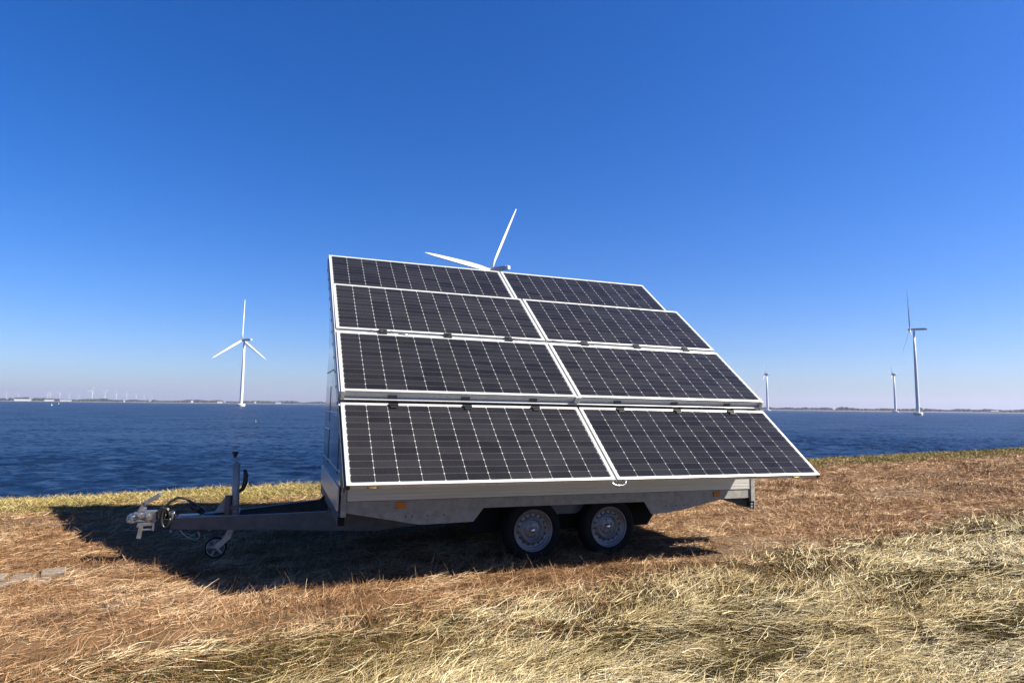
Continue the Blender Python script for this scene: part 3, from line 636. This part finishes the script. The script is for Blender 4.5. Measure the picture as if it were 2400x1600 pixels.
# ------------------------------------------------------------------ a few bare concrete pavers at the left
M['paver'] = mottled('worn_concrete_paver', (.15, .125, .10), (.24, .205, .165), 14, (.85, .95), 0, .3, (1, 1, 1), .003)
pp = None
for r_, row in enumerate(('near', 'far')):
    for c, pos in enumerate(('leftmost', 'second', 'third', 'fourth', 'rightmost')):
        s_ = -1.42 + c*.205 + .09*r_; t_ = 6.56+r_*.235
        if pp is None:
            mb = MB(); mb.box((-.088, -.10, -.04), (.088, .10, .0)); pp = o = mb.build('paving_stone', M['paver'], None, .010)
        else: o = pp.copy(); S.collection.objects.link(o)
        x, y = st2xy(s_, t_); o.location = (x, y, float(terrain(s_, t_))+.016+random.uniform(-.008, .002)); o.rotation_euler = (R(random.uniform(-2, 2)), R(random.uniform(-2, 2)), DA+R(random.uniform(-4, 4)))
        tag(o, 'worn grey paving stone, %s in the %s row of the bare patch' % (pos, row), 'paving stone', 'bare paving stones in the dry grass')

# ------------------------------------------------------------------ grass: strands are real ribbons
GK = .66
def strand_mat(name, stops, trans=.25):
    m = mat(name, (.5, .4, .2), .85, 0, .08); nt, bs = nodes(m)
    at_ = N(nt, 'ShaderNodeAttribute', attribute_name='tint'); nt.links.new(ramp(nt, at_.outputs['Fac'], [(p, tuple(c*GK for c in col)) for p, col in stops]), bs.inputs['Base Color'])
    return m
def strands(name, s, t, length, width, ang, pitch, lift, curl, tint, m, nseg=3, up=False, lean=None):
    n = len(s); x, y = st2xy(s, t); z = terrain(s, t)
    a = ang + DA
    seg = length/nseg; P = np.zeros((n, nseg+1, 3)); P[:, 0] = np.stack([x, y, z+lift], -1)
    a_, p_ = a.copy(), pitch.copy()
    dirs = []
    for k in range(nseg):
        d = np.stack([np.cos(a_)*np.cos(p_), np.sin(a_)*np.cos(p_), np.sin(p_)], -1); dirs.append(d)
        P[:, k+1] = P[:, k] + d*seg[:, None]
        a_ = a_ + curl[:, 0]; p_ = p_ + curl[:, 1]
    if not up:
        P[:, 1:, 2] = np.maximum(P[:, 1:, 2], (z+.004)[:, None])
    d0 = dirs[0]; rnd = rng.normal(size=(n, 3))*.55
    if up: rnd[:, 2] *= .2; rnd += 0
    else: rnd[:, 2] += 1.0                        # ribbon faces mostly up
    sd = np.cross(d0, rnd); sd /= np.linalg.norm(sd, axis=1, keepdims=True)+1e-9
    wv = np.array([1., .95, .75, .25] if nseg == 3 else [1, .75, .2])[None, :, None]*(width/2)[:, None, None]*sd[:, None, :]
    V = np.stack([P-wv, P+wv], 2).reshape(n, -1, 3); nv = 2*(nseg+1)
    f1 = np.array([[2*k, 2*k+1, 2*k+3, 2*k+2] for k in range(nseg)])
    Fc = (np.arange(n)[:, None, None]*nv + f1[None]).reshape(-1, 4)
    o = np_mesh(name, V.reshape(-1, 3), Fc, m, True)
    at_ = o.data.attributes.new('tint', 'FLOAT', 'FACE'); at_.data.foreach_set('value', np.repeat(tint, nseg).astype(np.float32))
    return o
def sample(n, s0, s1, t0, t1, dref, keep=None):
    s = rng.uniform(s0, s1, n*4); t = rng.uniform(t0, t1, n*4); x, y = st2xy(s, t)
    d = np.hypot(x, y); az = np.degrees(np.arctan2(x, y))
    ok = (az > -48) & (az < 47) & (y > 1.6) & (d > 2.6)
    p = 1/(1+(d/dref)**2)
    ok &= rng.uniform(size=len(s)) < p/p[ok].max() if ok.any() else ok
    if keep is not None: ok &= rng.uniform(size=len(s)) < keep(s, t)
    s, t, d = s[ok][:n], t[ok][:n], d[ok][:n]; return s, t, d
U_ = lambda n, a, b_: rng.uniform(a, b_, n)
M['hay'] = strand_mat('pale_hay', [(0, (.19, .12, .045)), (.35, (.46, .345, .155)), (.7, (.72, .59, .33)), (1, (.93, .80, .51))])
M['olive'] = strand_mat('olive_grass_blades', [(0, (.050, .034, .009)), (.5, (.135, .098, .030)), (1, (.30, .225, .085))])
M['brown'] = strand_mat('dead_brown_grass', [(0, (.07, .034, .015)), (.4, (.34, .18, .085)), (.75, (.57, .355, .19)), (1, (.80, .59, .36))])
M['verge'] = strand_mat('yellow_green_verge', [(0, (.10, .072, .020)), (.5, (.34, .26, .085)), (1, (.62, .50, .23))])
def swirl(s, t, seed): return (fbm(s*.8, t*1.1, seed, 3)-.5)*2
# olive underlayer
s, t, d = sample(150000, -2, 24, 1.2, 4.9, 5, lambda s, t: 1-sst(-.35, .3, t-hay_edge(s)))
n = len(s); k = np.maximum(1, d/5)
g = strands('olive_grass', s, t, U_(n, .03, .10), .0026*k, U_(n, 0, 6.28), U_(n, .4, 1.4), U_(n, -.01, .01), np.stack([U_(n, -.3, .3), U_(n, -.5, .1)], -1), np.clip(rng.normal(.42, .25, n), 0, 1), M['olive'], 2, True)
tag(g, 'short olive grass under the cut hay in the foreground', 'grass', kind='stuff')
# pale lying hay in drifts
def haykeep(s, t):
    e = 1-sst(-.5, .45, t-hay_edge(s)); c = .6*fbm(s*1.1+.4*t, t*2.4, 61, 3)+.4*fbm(s*4.1+.4*t, t*7, 63, 3); return e*np.clip((c-.425)*9, .12, 1)
s, t, d = sample(230000, -2.5, 26, 1.2, 5.1, 5, haykeep)
n = len(s); k = np.maximum(1, d/4.6)
ang = swirl(s, t, 71)*1.5 + rng.normal(0, .48, n) - .08
g = strands('hay', s, t, U_(n, .05, .30), U_(n, .0012, .0036)*k*np.where(rng.uniform(size=n) < .06, 1.8, 1), ang, rng.normal(.02, .15, n), U_(n, .004, .055)*(.4+1.2*fbm(s*1.3+.4*t, t*2.6, 61, 3)), np.stack([rng.normal(0, .42, n), rng.normal(-.03, .16, n)], -1), np.clip(rng.normal(.60, .26, n) + (fbm(s*.9, t*1.6, 64, 3)-.5)*.9, 0, 1), M['hay'])
tag(g, 'pale cut hay lying in drifts across the foreground', 'hay', kind='stuff')
# brown dead grass: lying litter and short tufts
def brkeep(s, t):
    e = np.maximum(sst(-.6, .25, t-hay_edge(s)), .75*sst(.50, .62, fbm(s*.8, t*1.7, 66, 3))*sst(-1.9, -.3, t-hay_edge(s)))*(1-sst(9.7, 10.6, t+.5*(fbm(s*1.2, t, 8, 2)-.5))); c = fbm(s*.55, t*1.5, 81, 4); bare = np.exp(-(((s+1.0)/.60)**2+((t-6.65)/.28)**2)); return e*np.clip((c-.22)*3.4, .25, 1)*(1-.93*bare)
s, t, d = sample(420000, -7, 45, 2.2, 10.8, 7, brkeep)
n = len(s); k = np.maximum(.9, d/6.5)
g = strands('dry_grass', s, t, U_(n, .05, .20), U_(n, .002, .004)*k, swirl(s, t, 91)*2.2+rng.normal(0, .7, n), rng.normal(.05, .17, n), U_(n, .0, .022), np.stack([rng.normal(0, .35, n), rng.normal(-.1, .2, n)], -1), np.clip(rng.normal(.54, .27, n) + (fbm(s*2.6, t*4.6, 95, 3)-.5)*1.5, 0, 1), M['brown'])
tag(g, 'flattened dry brown grass covering the track around the trailer', 'grass', kind='stuff')
s, t, d = sample(260000, -7, 45, 3.5, 10.8, 7, lambda s, t: brkeep(s, t)*np.clip((fbm(s*.9, t*1.6, 101, 3)-.40)*5, .06, 1))
n = len(s); k = np.maximum(.9, d/6.5)
g = strands('dry_tufts', s, t, U_(n, .03, .10), .0024*k, U_(n, 0, 6.28), U_(n, .6, 1.5), U_(n, -.005, .005), np.stack([U_(n, -.3, .3), U_(n, -.4, .15)], -1), np.clip(rng.normal(.45, .22, n) + (fbm(s*1.1, t*2, 96, 3)-.5)*.9, 0, 1), M['brown'], 2, True)
tag(g, 'short upright dry tufts standing in the brown grass', 'grass', kind='stuff')
# thin taller stems with pale seed heads
s, t, d = sample(420, -2, 16, 4.5, 6.2, 7); n = len(s)
g = strands('seed_stems', s, t, U_(n, .10, .24), np.full(n, .0022), U_(n, 0, 6.28), U_(n, 1.0, 1.5), np.zeros(n), np.stack([U_(n, -.1, .1), U_(n, -.25, .05)], -1), U_(n, .5, 1), M['brown'], 3, True)
tag(g, 'thin dry stems standing above the brown grass at the shadow edge', 'grass', kind='stuff')
# verge
s, t, d = sample(110000, -12, 75, 9.6, 11.9, 14, lambda s, t: sst(-.3, .4, t-10.1+.5*(fbm(s*1.2, t, 8, 2)-.5)))
n = len(s); k = np.maximum(1., d/8)
g = strands('verge_grass', s, t, U_(n, .03, .12)*(.5+fbm(s*1.6, t*2.2, 98, 3)), .0036*k, U_(n, 0, 6.28), U_(n, .0, 1.0), U_(n, -.005, .01), np.stack([U_(n, -.4, .4), U_(n, -.5, .1)], -1), np.clip(rng.normal(.62, .28, n) + (fbm(s*1.3, t*2.6, 97, 3)-.5)*.8, 0, 1), M['verge'], 2, True)
tag(g, 'yellow green grass verge along the edge above the water', 'grass', kind='stuff')

# ------------------------------------------------------------------ haze
hz = MB(); hz.box((-11000, -900, -60), (11000, 11500, 190)); M['hz'] = bpy.data.materials.new('thin_summer_haze'); M['hz'].use_nodes = True
hn = M['hz'].node_tree; hn.nodes.clear(); pv = hn.nodes.new('ShaderNodeVolumePrincipled'); ho = hn.nodes.new('ShaderNodeOutputMaterial'); hn.links.new(pv.outputs[0], ho.inputs['Volume'])
pv.inputs['Color'].default_value = (.52, .55, .74, 1); pv.inputs['Density'].default_value = .000085; pv.inputs['Anisotropy'].default_value = .2
tag(hz.build('haze', M['hz']), 'thin pale haze over the whole lake', 'haze', kind='stuff')
